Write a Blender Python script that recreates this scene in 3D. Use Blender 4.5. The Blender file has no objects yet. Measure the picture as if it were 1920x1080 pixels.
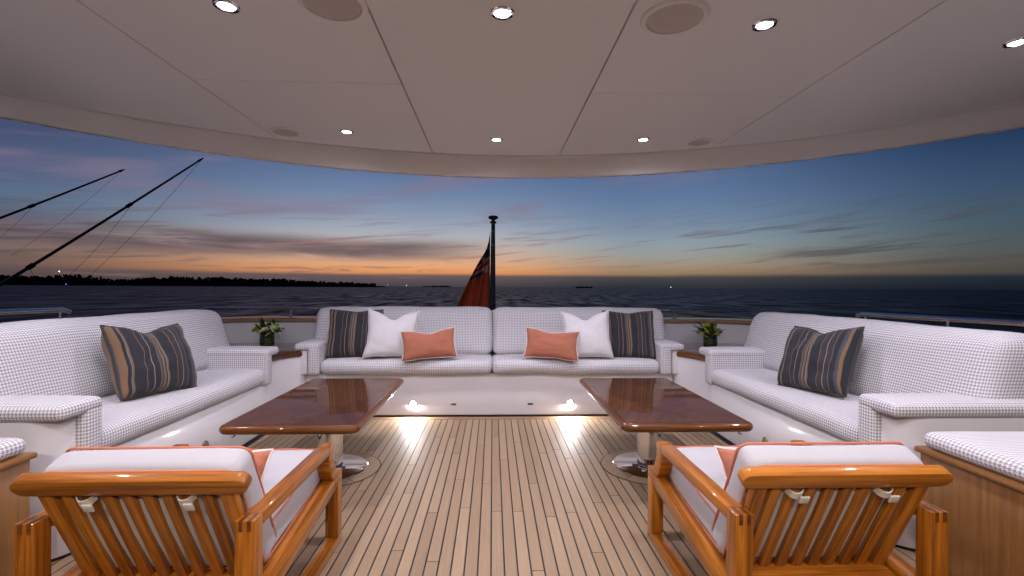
import bpy, bmesh, math, random
from mathutils import Vector, Matrix, noise
random.seed(7)
R = math.radians
S = bpy.context.scene
COL = S.collection

# ------------------------------------------------------------------ camera
cam_d = bpy.data.cameras.new('camera'); cam = bpy.data.objects.new('camera', cam_d); COL.objects.link(cam)
cam_d.sensor_width = 36.0; cam_d.lens = 36.0 * 900 / 1920
cam_d.clip_start = 0.05; cam_d.clip_end = 60000
cam.matrix_world = (Matrix.Translation((0, 0, 1.1)) @ Matrix.Rotation(-math.atan(36 / 900), 4, 'Z')
                    @ Matrix.Rotation(R(90) - 2 / 900, 4, 'X') @ Matrix.Rotation(0.0063, 4, 'Z'))
S.camera = cam
S.view_settings.view_transform = 'Standard'; S.view_settings.look = 'None'
S.view_settings.exposure = 0.0; S.view_settings.gamma = 1.0
S.cycles.use_denoising = True
try: S.cycles.denoiser = 'OPENIMAGEDENOISE'
except Exception: pass
S.cycles.max_bounces = 8; S.cycles.diffuse_bounces = 4; S.cycles.glossy_bounces = 4
S.cycles.sample_clamp_indirect = 6.0
S.cycles.caustics_reflective = False; S.cycles.caustics_refractive = False

LAMP_W = 42.0          # ceiling downlights, watts each
LAMP_WARM_W = 115.0     # added unseen row behind the viewer, warm fill for camera-facing surfaces
STEP_W = 6.0           # courtesy lights in the sofa base
LAMP_COL = (1.0, 0.94, 1.09)
WARM_COL = (1.0, 0.85, 0.70)

def lin(h):
    h = h.lstrip('#'); c = [int(h[i:i + 2], 16) / 255 for i in (0, 2, 4)]
    return tuple(x / 12.92 if x <= 0.04045 else ((x + 0.055) / 1.055) ** 2.4 for x in c)

# ------------------------------------------------------------------ node helper
class NT:
    def __init__(s, tree): s.t = tree; s.n = tree.nodes; s.l = tree.links
    def new(s, typ, **kw):
        nd = s.n.new(typ)
        for k, v in kw.items(): setattr(nd, k, v)
        return nd
    def put(s, sock, v):
        if isinstance(v, bpy.types.NodeSocket): s.l.new(v, sock)
        elif v is not None:
            try: sock.default_value = v
            except Exception: sock.default_value = (*v, 1.0)
    def m(s, op, a, b=None, c=None, clamp=False):
        nd = s.new('ShaderNodeMath', operation=op, use_clamp=clamp)
        for i, v in enumerate((a, b, c)):
            if v is not None: s.put(nd.inputs[i], v)
        return nd.outputs[0]
    def mix(s, f, a, b, typ='MIX'):
        nd = s.new('ShaderNodeMix', data_type='RGBA', blend_type=typ)
        s.put(nd.inputs[0], f); s.put(nd.inputs[6], a); s.put(nd.inputs[7], b)
        return nd.outputs[2]
    def smooth(s, x, a, b):
        nd = s.new('ShaderNodeMapRange', interpolation_type='SMOOTHSTEP')
        s.put(nd.inputs[0], x); nd.inputs[1].default_value = a; nd.inputs[2].default_value = b
        return nd.outputs[0]
    def ramp(s, f, stops, mode='LINEAR'):
        nd = s.new('ShaderNodeValToRGB'); cr = nd.color_ramp; cr.interpolation = mode
        while len(cr.elements) < len(stops): cr.elements.new(0.5)
        for el, (p, c) in zip(cr.elements, stops):
            el.position = p; el.color = (*c, 1.0) if len(c) == 3 else c
        s.put(nd.inputs[0], f); return nd.outputs[0]
    def xyz(s, x, y, z):
        nd = s.new('ShaderNodeCombineXYZ')
        for i, v in enumerate((x, y, z)): s.put(nd.inputs[i], v)
        return nd.outputs[0]
    def noise(s, vec, scale=1.0, detail=4.0, rough=0.5, dist=0.0):
        nd = s.new('ShaderNodeTexNoise'); s.put(nd.inputs['Vector'], vec)
        nd.inputs['Scale'].default_value = scale; nd.inputs['Detail'].default_value = detail
        nd.inputs['Roughness'].default_value = rough; nd.inputs['Distortion'].default_value = dist
        return nd.outputs[0]

# ------------------------------------------------------------------ world: dusk sky
W = bpy.data.worlds.new('World'); S.world = W; W.use_nodes = True
W.node_tree.nodes.clear(); k = NT(W.node_tree)
tc = k.new('ShaderNodeTexCoord'); sep = k.new('ShaderNodeSeparateXYZ'); k.l.new(tc.outputs['Generated'], sep.inputs[0])
vx, vy, vz = sep.outputs
el = k.m('MULTIPLY', k.m('ARCSINE', vz), 57.2958)
az = k.m('MULTIPLY', k.m('ARCTAN2', vx, vy), 57.2958)
wob = k.noise(k.xyz(k.m('MULTIPLY', az, 0.06), k.m('MULTIPLY', el, 0.5), 0.0), 1.0, 4)
elw = k.m('ADD', el, k.m('MULTIPLY', k.m('SUBTRACT', wob, 0.5), 0.35))
fe = k.m('DIVIDE', elw, 40.0, clamp=True)
def sky(stops): return k.ramp(fe, [(e / 40, lin(c)) for e, c in stops])
skyC = sky([(0, '#45424a'), (1.25, '#6a595a'), (1.6, '#df925c'), (2.2, '#e7a571'), (3.2, '#d8ac90'), (4.6, '#c2b4ab'),
            (6.2, '#a8adb8'), (8.2, '#8c99b0'), (10.5, '#7186a6'), (13.5, '#5a6f97'), (17, '#435680'), (22, '#2e3f66'), (40, '#18264a')])
skyL = sky([(0, '#3a3036'), (0.8, '#57494b'), (2.0, '#6c5a55'), (3.2, '#7a665e'), (4.4, '#6a5e64'), (5.6, '#5a5c6e'),
            (7.3, '#556d88'), (9.5, '#4f5d7c'), (13.0, '#454f6f'), (20, '#2c3656'), (40, '#151f3c')])
skyR = sky([(0, '#181e28'), (1.1, '#252c36'), (1.5, '#4c4844'), (2.6, '#565450'), (4.2, '#4e5a5d'), (6.2, '#445968'),
            (9.2, '#384f6c'), (13.0, '#233a5b'), (20, '#16284a'), (40, '#0c1832')])
c0 = k.mix(k.smooth(az, -14, -48), skyC, skyL)
skyM = sky([(0, '#2c2f37'), (1.2, '#474649'), (1.6, '#94795f'), (2.4, '#a28f78'), (3.5, '#999a92'), (5.0, '#8e9ca5'), (7.5, '#7489a3'),
            (10.0, '#617a9d'), (13.5, '#4d678f'), (20, '#2f4369'), (40, '#141f40')])
c0 = k.mix(k.smooth(az, -3, 18), c0, skyM)
c0 = k.mix(k.smooth(az, 20, 50), c0, skyR)
skyB = sky([(0, '#1a1f2a'), (3, '#2a3140'), (8, '#2a3850'), (20, '#182440'), (40, '#0c1530')])
c0 = k.mix(k.smooth(k.m('ABSOLUTE', az), 75, 140), c0, skyB)
# mauve cloud bank on the left, thinning past the flagpole
tilt = k.m('ADD', el, k.m('MULTIPLY', az, -0.012))
v1 = k.xyz(k.m('MULTIPLY', az, 0.055), k.m('MULTIPLY', tilt, 0.62), 1.7)
n1 = k.noise(v1, 1.0, 8, 0.66, 0.8)
cen = k.m('ADD', 4.3, k.m('MULTIPLY', k.m('SUBTRACT', k.noise(k.xyz(k.m('MULTIPLY', az, 0.04), 3.3, 0), 1.0, 2), 0.5), 1.8))
dist = k.m('ABSOLUTE', k.m('SUBTRACT', el, cen))
band = k.smooth(dist, 1.7, 0.3)
bank = k.m('MULTIPLY', k.m('MULTIPLY', band, k.smooth(n1, 0.30, 0.47)), k.smooth(az, 3, -12))
c1 = k.mix(k.m('MULTIPLY', bank, 0.88), c0, k.mix(k.smooth(n1, 0.40, 0.62), lin('#74626a'), lin('#54494f')))
# thin wisps, slightly slanted, pink near the glow and grey away from it
sl = k.m('SUBTRACT', el, k.m('MULTIPLY', az, 0.085))
n2 = k.noise(k.xyz(k.m('MULTIPLY', az, 0.075), k.m('MULTIPLY', sl, 1.25), 8.1), 1.0, 8, 0.6, 0.9)
w2 = k.m('MULTIPLY', k.smooth(n2, 0.49, 0.66), k.m('MULTIPLY', k.smooth(el, 1.6, 2.6), k.smooth(el, 10.5, 5.0)))
wc = k.mix(k.smooth(el, 3.0, 7.0), lin('#a8796a'), lin('#80757f'))
wc = k.mix(k.smooth(k.m('ABSOLUTE', k.m('ADD', az, 4)), 12, 42), wc, lin('#4e4c50'))
c2 = k.mix(k.m('MULTIPLY', w2, 0.7), c1, wc)
# small ragged clouds in the glow
n4 = k.noise(k.xyz(k.m('MULTIPLY', az, 0.16), k.m('MULTIPLY', el, 1.9), 2.4), 1.0, 6, 0.6, 0.5)
w4 = k.m('MULTIPLY', k.smooth(n4, 0.55, 0.68), k.m('MULTIPLY', k.smooth(el, 3.3, 2.2), k.smooth(az, 6, -8)))
c2 = k.mix(k.m('MULTIPLY', w4, 0.6), c2, lin('#866a68'))
# faint high pink veil
n3 = k.noise(k.xyz(k.m('MULTIPLY', az, 0.045), k.m('MULTIPLY', sl, 0.33), 5.0), 1.0, 4, 0.55, 0.4)
w3 = k.m('MULTIPLY', k.smooth(n3, 0.48, 0.68), k.m('MULTIPLY', k.smooth(el, 5.5, 8.5), k.smooth(az, 38, 5)))
c3 = k.mix(k.m('MULTIPLY', w3, 0.6), c2, lin('#84758c'))
c3 = k.mix(k.smooth(el, -0.2, -3.0), c3, (0.006, 0.009, 0.016))
bg = k.new('ShaderNodeBackground'); k.l.new(c3, bg.inputs[0]); bg.inputs[1].default_value = 1.0
wo = k.new('ShaderNodeOutputWorld'); k.l.new(bg.outputs[0], wo.inputs[0])

# ------------------------------------------------------------------ materials
MATS = {}
def mat(name, base=None, rough=0.5, metal=0.0, coat=0.0, coat_rough=0.03, spec=0.5, emit=None, estr=0.0, sheen=0.0):
    mt = bpy.data.materials.new(name); mt.use_nodes = True
    t = NT(mt.node_tree); p = mt.node_tree.nodes['Principled BSDF']
    if base is not None: p.inputs['Base Color'].default_value = (*base, 1)
    p.inputs['Roughness'].default_value = rough; p.inputs['Metallic'].default_value = metal
    p.inputs['Coat Weight'].default_value = coat; p.inputs['Coat Roughness'].default_value = coat_rough
    p.inputs['Specular IOR Level'].default_value = spec
    p.inputs['Sheen Weight'].default_value = sheen
    if emit: p.inputs['Emission Color'].default_value = (*emit, 1); p.inputs['Emission Strength'].default_value = estr
    MATS[name] = mt
    return mt, t, p
def bump(t, p, h, strength=0.3, dist=0.01):
    b = t.new('ShaderNodeBump'); b.inputs['Strength'].default_value = strength; b.inputs['Distance'].default_value = dist
    t.put(b.inputs['Height'], h); t.l.new(b.outputs[0], p.inputs['Normal'])
def uvc(t):
    nd = t.new('ShaderNodeTexCoord'); sp = t.new('ShaderNodeSeparateXYZ'); t.l.new(nd.outputs['UV'], sp.inputs[0])
    return nd.outputs['UV'], sp.outputs[0], sp.outputs[1]
def rnd(t): return t.new('ShaderNodeObjectInfo').outputs['Random']

# houndstooth upholstery: 8-thread cell woven as a 2/2 twill, 17 mm repeat
def houndstooth(name, light, dark, period=0.017):
    mt, t, p = mat(name, rough=0.92, spec=0.2, sheen=0.15)
    uv, u, v = uvc(t)
    i = t.m('FLOOR', t.m('MULTIPLY', u, 8 / period)); j = t.m('FLOOR', t.m('MULTIPLY', v, 8 / period))
    wd = t.m('LESS_THAN', t.m('FLOORED_MODULO', i, 8.0), 4.0); fd = t.m('LESS_THAN', t.m('FLOORED_MODULO', j, 8.0), 4.0)
    top = t.m('LESS_THAN', t.m('FLOORED_MODULO', t.m('ADD', i, j), 4.0), 2.0)
    d = t.m('ADD', t.m('MULTIPLY', top, wd), t.m('MULTIPLY', t.m('SUBTRACT', 1.0, top), fd))
    n = t.noise(uv, 9.0, 3)
    c = t.mix(d, light, dark)
    c = t.mix(t.m('MULTIPLY', n, 0.16), c, tuple(x * 0.55 for x in light))
    t.l.new(c, p.inputs['Base Color'])
    bump(t, p, t.m('ADD', t.m('MULTIPLY', t.noise(uv, 900, 1), 0.12), t.m('MULTIPLY', t.noise(uv, 7, 3), 1.2)), 0.35, 0.006)
    return mt
houndstooth('houndstooth', (0.80, 0.785, 0.81), (0.27, 0.25, 0.27), 0.0142)

def linen(name, base, vary=0.12, weave=700, stripe=0.0):
    mt, t, p = mat(name, rough=0.93, spec=0.15, sheen=0.2)
    uv, u, v = uvc(t)
    n = t.noise(uv, 14, 5, 0.6)
    th = t.noise(t.xyz(t.m('MULTIPLY', u, 900), t.m('MULTIPLY', v, 60), 0), 1.0, 2)
    th2 = t.noise(t.xyz(t.m('MULTIPLY', u, 60), t.m('MULTIPLY', v, 900), 4), 1.0, 2)
    f = t.m('ADD', t.m('MULTIPLY', n, vary), t.m('MULTIPLY', t.m('ADD', th, th2), stripe))
    c = t.mix(f, base, tuple(x * 0.4 for x in base)); t.l.new(c, p.inputs['Base Color'])
    bump(t, p, t.m('ADD', t.m('MULTIPLY', t.noise(uv, weave, 2), 0.15), t.m('MULTIPLY', n, 1.2)), 0.4, 0.006)
linen('white_linen', (0.72, 0.70, 0.715), 0.08, 700, 0.06)
linen('cushion_canvas', (0.47, 0.455, 0.475), 0.08, 600, 0.05)
linen('coral_linen', (0.55, 0.20, 0.125), 0.22, 700, 0.32)
mat('coral_piping', (0.50, 0.16, 0.09), 0.8)
mat('white_piping', (0.74, 0.68, 0.64), 0.85)
mat('dark_piping', (0.05, 0.04, 0.035), 0.85)
linen('strap_webbing', (0.72, 0.66, 0.58), 0.2, 500, 0.3)

# striped pillow cloth: bands across the width (u in metres, repeat 0.46)
mt, t, p = mat('striped_cloth', rough=0.9, spec=0.2, sheen=0.1)
uv, u, v = uvc(t)
wv = t.m('ADD', u, t.m('MULTIPLY', t.m('SUBTRACT', t.noise(uv, 5, 2), 0.5), 0.003))
f = t.m('FRACT', t.m('ADD', t.m('DIVIDE', wv, 0.46), 0.5))
CH, NV, OR, TN, BL, CR, MV = [lin(c) for c in ('#35333a', '#30333a', '#876a4f', '#786757', '#4c5059', '#9d9082', '#403a40')]
seq = [(0.0, BL), (0.04, OR), (0.072, NV), (0.11, CR), (0.117, TN), (0.137, NV), (0.155, CH), (0.27, OR), (0.278, CH),
       (0.345, CR), (0.352, CH), (0.42, OR), (0.427, BL), (0.455, OR), (0.48, MV), (0.50, CR), (0.506, TN), (0.524, NV),
       (0.645, OR), (0.653, MV), (0.72, CR), (0.727, MV), (0.79, TN), (0.797, NV), (0.86, BL), (0.905, OR), (0.935, NV), (0.965, CR), (0.972, TN)]
c = t.ramp(f, seq, 'CONSTANT')
c = t.mix(t.m('MULTIPLY', t.noise(t.xyz(t.m('MULTIPLY', u, 1500), t.m('MULTIPLY', v, 90), 0), 1.0, 2), 0.35), c, (0.02, 0.02, 0.022))
t.l.new(c, p.inputs['Base Color'])
bump(t, p, t.m('ADD', t.m('MULTIPLY', t.noise(uv, 800, 2), 0.1), t.noise(uv, 11, 4)), 0.5, 0.008)

def wood(name, a, b, c, coat=1.0, rough=0.35, gscale=(3.0, 70.0), contrast=1.0, coat_rough=0.04, bumps=0.05):
    mt, t, p = mat(name, rough=rough, coat=coat, coat_rough=coat_rough, spec=0.15)
    uv, u, v = uvc(t); r = rnd(t)
    vec = t.xyz(t.m('ADD', t.m('MULTIPLY', u, gscale[0]), t.m('MULTIPLY', r, 37.0)), t.m('MULTIPLY', v, gscale[1]), t.m('MULTIPLY', r, 11.0))
    n = t.noise(vec, 1.0, 6, 0.62, 0.4)
    fine = t.noise(t.xyz(t.m('MULTIPLY', u, gscale[0] * 5), t.m('MULTIPLY', v, gscale[1] * 8), r), 1.0, 3)
    f = t.m('ADD', t.m('MULTIPLY', t.m('SUBTRACT', n, 0.5), 2.0 * contrast), t.m('ADD', 0.5, t.m('MULTIPLY', t.m('SUBTRACT', r, 0.5), 0.35)), clamp=True)
    cc = t.ramp(f, [(0.1, a), (0.5, b), (0.9, c)])
    wear = t.noise(uv, 6.0, 4, 0.6)
    t.put(p.inputs['Coat Roughness'], t.m('ADD', coat_rough, t.m('MULTIPLY', t.smooth(wear, 0.45, 0.75), 0.10 if name != 'walnut' else 0.02)))
    cc = t.mix(t.m('MULTIPLY', fine, 0.06 if name == 'walnut' else 0.22), cc, tuple(x * 0.35 for x in b))
    t.l.new(cc, p.inputs['Base Color'])
    p.inputs['Coat IOR'].default_value = 1.18 if name == 'walnut' else 1.36
    if name == 'walnut': p.inputs['Specular IOR Level'].default_value = 0.0
    if bumps: bump(t, p, fine, bumps, 0.002)
    return mt, t, p
wood('varnished_teak', (0.17, 0.050, 0.005), (0.345, 0.110, 0.010), (0.50, 0.178, 0.019), 1.0, 0.4, (3.0, 60.0), 1.2)
wood('end_grain', (0.07, 0.022, 0.006), (0.12, 0.038, 0.010), (0.17, 0.06, 0.014), 1.0, 0.4)
wood('walnut', (0.032, 0.012, 0.006), (0.080, 0.031, 0.014), (0.125, 0.052, 0.023), 1.0, 0.3, (1.6, 22.0), 0.55, 0.015, 0.0)
wood('walnut_edge', (0.05, 0.015, 0.005), (0.11, 0.036, 0.009), (0.18, 0.065, 0.017), 1.0, 0.3, (2.5, 60.0), 1.0, 0.02, 0.0)
wood('bench_oak', (0.15, 0.064, 0.018), (0.24, 0.108, 0.032), (0.33, 0.155, 0.052), 0.6, 0.35, (2.2, 45.0), 0.7, 0.08)
wood('cap_teak', (0.24, 0.14, 0.075), (0.33, 0.21, 0.12), (0.42, 0.28, 0.17), 0.4, 0.4)

# laid teak deck: tone differs from plank to plank, grain along the plank
mt, t, p = mat('deck_teak', rough=0.55, spec=0.35)
g = t.new('ShaderNodeNewGeometry'); sp = t.new('ShaderNodeSeparateXYZ'); t.l.new(g.outputs['Position'], sp.inputs[0]); r = rnd(t)
vec = t.xyz(t.m('MULTIPLY', sp.outputs[0], 160.0), t.m('ADD', t.m('MULTIPLY', sp.outputs[1], 3.0), t.m('MULTIPLY', r, 50)), t.m('MULTIPLY', r, 9))
n = t.noise(vec, 1.0, 5, 0.65, 0.5)
f = t.m('ADD', t.m('MULTIPLY', n, 0.60), t.m('ADD', 0.07, t.m('MULTIPLY', r, 0.33)), clamp=True)
cc = t.ramp(f, [(0.15, (0.20, 0.132, 0.076)), (0.5, (0.298, 0.203, 0.120)), (0.9, (0.40, 0.287, 0.178))])
big = t.noise(g.outputs['Position'], 1.7, 4, 0.6)
cc = t.mix(t.m('MULTIPLY', big, 0.3), cc, (0.19, 0.135, 0.095))
spot = t.noise(g.outputs['Position'], 9.0, 5, 0.65)
cc = t.mix(t.m('MULTIPLY', t.smooth(spot, 0.58, 0.74), 0.28), cc, (0.15, 0.105, 0.075))
t.l.new(cc, p.inputs['Base Color'])
bump(t, p, n, 0.12, 0.002)
mat('caulk', (0.012, 0.011, 0.011), 0.6)

mt, t, p = mat('gelcoat', (0.74, 0.72, 0.72), 0.38, coat=0.22, coat_rough=0.08)
g = t.new('ShaderNodeTexCoord'); nn = t.noise(g.outputs['Object'], 2.5, 4)
t.l.new(t.mix(t.m('MULTIPLY', nn, 0.12), (0.66, 0.64, 0.66), (0.54, 0.52, 0.54)), p.inputs['Base Color'])
bump(t, p, t.noise(g.outputs['Object'], 1.3, 2), 0.03, 0.02)
mt, t, p = mat('headliner', (0.89, 0.90, 0.87), 0.62, spec=0.3)
g = t.new('ShaderNodeTexCoord')
bump(t, p, t.m('ADD', t.m('MULTIPLY', t.noise(g.outputs['Object'], 420, 2), 0.1), t.m('MULTIPLY', t.noise(g.outputs['Object'], 1.6, 3), 6.0)), 0.15, 0.004)
mat('headliner_trim', (0.90, 0.89, 0.85), 0.45)
mat('grille', (0.58, 0.52, 0.47), 0.7)
mat('seam_dark', (0.10, 0.09, 0.088), 0.8)
mt, t, p = mat('chrome', (0.86, 0.85, 0.84), 0.06, 1.0)
g = t.new('ShaderNodeTexCoord'); t.l.new(t.m('ADD', 0.035, t.m('MULTIPLY', t.noise(g.outputs['Object'], 30, 3), 0.06)), p.inputs['Roughness'])
mat('dark_metal', (0.03, 0.03, 0.035), 0.3, 0.6)
mat('rubber', (0.012, 0.012, 0.014), 0.5)
mat('lamp_glass', (1, 1, 1), 0.3, emit=(0.98, 0.97, 1.0), estr=45.0)
mat('carbon_pole', (0.010, 0.011, 0.013), 0.35, 0.0, 0.3)
mat('fishing_line', (0.05, 0.05, 0.055), 0.5)
mat('pole_navy', (0.006, 0.008, 0.016), 0.25, 0.0, 0.6)
mat('leaf', (0.045, 0.10, 0.022), 0.45)
mat('leaf_dark', (0.018, 0.04, 0.014), 0.4)
mat('blossom_white', (0.55, 0.60, 0.36), 0.6)
mat('blossom_yellow', (0.36, 0.40, 0.05), 0.6)
mt, t, p = mat('vase_green', (0.018, 0.032, 0.014), 0.15, coat=0.8)
g = t.new('ShaderNodeTexCoord'); sp = t.new('ShaderNodeSeparateXYZ'); t.l.new(g.outputs['Object'], sp.inputs[0])
t.l.new(t.ramp(t.noise(t.xyz(0, 0, t.m('MULTIPLY', sp.outputs[2], 70)), 1.0, 2), [(0.4, (0.010, 0.02, 0.008)), (0.65, (0.05, 0.085, 0.03))]), p.inputs['Base Color'])
mt, t, p = mat('flag_cloth', rough=0.85, spec=0.1)
uv, u, v = uvc(t)
canton = t.m('GREATER_THAN', v, 0.60)
cross = t.m('LESS_THAN', t.m('ABSOLUTE', t.m('SUBTRACT', t.m('MULTIPLY', u, 1.0), t.m('MULTIPLY', t.m('SUBTRACT', v, 0.52), 1.05))), 0.075)
cross2 = t.m('LESS_THAN', t.m('ABSOLUTE', t.m('SUBTRACT', v, 0.70)), 0.055)
cc = t.mix(t.m('MAXIMUM', cross, cross2), lin('#221d2a'), lin('#7a6a62'))
cc = t.mix(t.m('LESS_THAN', t.m('ABSOLUTE', t.m('SUBTRACT', v, 0.70)), 0.028), cc, lin('#7a2418'))
cc = t.mix(canton, (0.19, 0.030, 0.014), cc); t.l.new(cc, p.inputs['Base Color'])
p.inputs['Subsurface Weight'].default_value = 0.0
mat('tree_dark', (0.012, 0.014, 0.010), 0.95, spec=0.05)
mat('beacon_glow', (1, 1, 1), 0.5, emit=(1.0, 0.93, 0.85), estr=9.0)
mat('blue_glow', (0.1, 0.1, 1), 0.5, emit=(0.25, 0.15, 1.0), estr=3.0)
# open sea
mt, t, p = mat('sea_water', (0.004, 0.009, 0.024), 0.2, spec=0.09)
g = t.new('ShaderNodeNewGeometry'); sp = t.new('ShaderNodeSeparateXYZ'); t.l.new(g.outputs['Position'], sp.inputs[0])
wv1 = t.noise(t.xyz(t.m('MULTIPLY', sp.outputs[0], 0.16), t.m('MULTIPLY', sp.outputs[1], 0.045), 0), 1.0, 5, 0.6, 0.4)
wv2 = t.noise(t.xyz(t.m('MULTIPLY', sp.outputs[0], 0.6), t.m('MULTIPLY', sp.outputs[1], 0.22), 3), 1.0, 4, 0.6, 0.3)
b = t.new('ShaderNodeBump'); b.inputs['Strength'].default_value = 1.0; b.inputs['Distance'].default_value = 1.0
t.put(b.inputs['Height'], t.m('ADD', t.m('MULTIPLY', wv1, 4.5), t.m('MULTIPLY', wv2, 0.9)))
gl = t.new('ShaderNodeBsdfGlossy'); gl.inputs['Color'].default_value = (0.78, 0.88, 1.0, 1); gl.inputs['Roughness'].default_value = 0.16
df = t.new('ShaderNodeBsdfDiffuse'); df.inputs['Color'].default_value = (0.012, 0.022, 0.045, 1)
t.l.new(b.outputs[0], gl.inputs['Normal'])
mx = t.new('ShaderNodeMixShader'); wv4 = t.noise(t.xyz(t.m('MULTIPLY', sp.outputs[0], 0.30), t.m('MULTIPLY', sp.outputs[1], 0.055), 7), 1.0, 5, 0.65, 0.3)
t.put(mx.inputs[0], t.m('ADD', 0.05, t.m('MULTIPLY', t.smooth(wv4, 0.36, 0.66), 0.27)))
t.l.new(df.outputs[0], mx.inputs[1]); t.l.new(gl.outputs[0], mx.inputs[2])
t.l.new(mx.outputs[0], mt.node_tree.nodes['Material Output'].inputs['Surface'])
t.n.remove(p)

M = MATS

# ------------------------------------------------------------------ mesh helpers
def add_obj(name, data, parent=None, loc=None, rot=None):
    o = bpy.data.objects.new(name, data); COL.objects.link(o)
    if parent is not None: o.parent = parent
    if loc is not None: o.location = loc
    if rot is not None: o.rotation_euler = rot
    return o
def tag(o, label, cat, group=None):
    o['label'] = label; o['category'] = cat
    if group: o['group'] = group
    return o
def empty(name, loc=(0, 0, 0), rz=0.0):
    o = bpy.data.objects.new(name, None); COL.objects.link(o); o.location = loc; o.rotation_euler = (0, 0, rz)
    o.empty_display_size = 0.1
    return o
def box_uv(bm, grain=0):
    lay = bm.loops.layers.uv.verify()
    for f in bm.faces:
        n = f.normal; d = max(range(3), key=lambda q: abs(n[q]))
        ax = [q for q in range(3) if q != d]
        if grain in ax: ax = [grain] + [q for q in ax if q != grain]
        for l in f.loops: l[lay].uv = (l.vert.co[ax[0]], l.vert.co[ax[1]])
def finish(bm, name, m, parent=None, grain=0, smooth=True, uv=True, loc=None, rot=None, angle=40):
    bm.normal_update()
    if uv: box_uv(bm, grain)
    me = bpy.data.meshes.new(name); bm.to_mesh(me); bm.free()
    me.materials.append(M[m] if isinstance(m, str) else m)
    if smooth:
        me.polygons.foreach_set('use_smooth', [True] * len(me.polygons))
        try: me.set_sharp_from_angle(angle=R(angle))
        except Exception: pass
    return add_obj(name, me, parent, loc, rot)
def bm_box(bm, lo, hi, bev=0.0, seg=2):
    lo = Vector(lo); hi = Vector(hi)
    r = bmesh.ops.create_cube(bm, size=1.0)
    vs = r['verts']
    for v in vs:
        for q in range(3): v.co[q] = lo[q] if v.co[q] < 0 else hi[q]
    if bev > 0:
        es = list({e for v in vs for e in v.link_edges})
        bmesh.ops.bevel(bm, geom=es, offset=bev, segments=seg, affect='EDGES', profile=0.5)
def box(name, lo, hi, m, parent=None, bev=0.003, grain=0, seg=2, loc=None, rot=None):
    bm = bmesh.new(); bm_box(bm, lo, hi, bev, seg)
    return finish(bm, name, m, parent, grain, loc=loc, rot=rot)
def bm_prism(bm, pts, z0, z1, axis=2, bev=0.0, seg=2):
    # pts: 2-D outline; extruded along axis between z0 and z1
    def P(a, b, c): return {2: (a, b, c), 0: (c, a, b), 1: (a, c, b)}[axis]
    lo = [bm.verts.new(P(a, b, z0)) for a, b in pts]; hi = [bm.verts.new(P(a, b, z1)) for a, b in pts]
    n = len(pts); fs = [bm.faces.new(lo), bm.faces.new(hi)]
    for i in range(n): fs.append(bm.faces.new((lo[i], lo[(i + 1) % n], hi[(i + 1) % n], hi[i])))
    bmesh.ops.recalc_face_normals(bm, faces=fs)
    if bev > 0:
        es = [e for e in fs[0].edges] + [e for e in fs[1].edges]
        bmesh.ops.bevel(bm, geom=es, offset=bev, segments=seg, affect='EDGES', profile=0.5)
def prism(name, pts, z0, z1, m, parent=None, axis=2, bev=0.0, grain=0, seg=2, loc=None, rot=None, angle=40):
    bm = bmesh.new(); bm_prism(bm, pts, z0, z1, axis, bev, seg)
    return finish(bm, name, m, parent, grain, loc=loc, rot=rot, angle=angle)
def bm_lathe(bm, prof, n=32, c=(0, 0, 0)):
    rings = []
    for r, z in prof:
        rings.append([bm.verts.new((c[0] + r * math.cos(2 * math.pi * i / n), c[1] + r * math.sin(2 * math.pi * i / n), c[2] + z)) for i in range(n)])
    fs = []
    for a, b in zip(rings, rings[1:]):
        for i in range(n): fs.append(bm.faces.new((a[i], a[(i + 1) % n], b[(i + 1) % n], b[i])))
    if prof[0][0] > 1e-5: fs.append(bm.faces.new(rings[0]))
    if prof[-1][0] > 1e-5: fs.append(bm.faces.new(rings[-1]))
    bmesh.ops.recalc_face_normals(bm, faces=fs)
def lathe(name, prof, m, parent=None, n=32, loc=None, rot=None):
    bm = bmesh.new(); bm_lathe(bm, prof, n)
    return finish(bm, name, m, parent, 2, loc=loc, rot=rot)
def bm_tube(bm, pts, rad, n=8, closed=False):
    pts = [Vector(q) for q in pts]; N = len(pts); rings = []
    rr = rad if isinstance(rad, (list, tuple)) else [rad] * N
    up = None
    for i, q in enumerate(pts):
        if closed: d = pts[(i + 1) % N] - pts[i - 1]
        else: d = pts[min(i + 1, N - 1)] - pts[max(i - 1, 0)]
        d.normalize()
        if up is None:
            up = Vector((0, 0, 1)) if abs(d.z) < 0.9 else Vector((1, 0, 0))
        s = d.cross(up)
        if s.length < 1e-4: s = d.orthogonal()
        s.normalize(); w = s.cross(d).normalized(); up = w
        rings.append([bm.verts.new(q + (s * math.cos(2 * math.pi * a / n) + w * math.sin(2 * math.pi * a / n)) * rr[i]) for a in range(n)])
    fs = []
    for i in range(N if closed else N - 1):
        a, b = rings[i], rings[(i + 1) % N]
        for j in range(n): fs.append(bm.faces.new((a[j], a[(j + 1) % n], b[(j + 1) % n], b[j])))
    if not closed: fs.append(bm.faces.new(rings[0])); fs.append(bm.faces.new(rings[-1]))
    bmesh.ops.recalc_face_normals(bm, faces=fs)
def tube(name, pts, rad, m, parent=None, n=8, closed=False, loc=None):
    bm = bmesh.new(); bm_tube(bm, pts, rad, n, closed)
    return finish(bm, name, m, parent, loc=loc)
def axis_pts(h, r, step):
    # sample positions along one axis: dense in the rounded ends
    a = [-h + r * (1 - math.cos(q * math.pi / 8)) for q in range(0, 4)]
    m = max(2, int((2 * h - 2 * r) / step)); b = [-h + r + (2 * h - 2 * r) * q / m for q in range(m + 1)]
    return a + b + [-x for x in reversed(a)]
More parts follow.
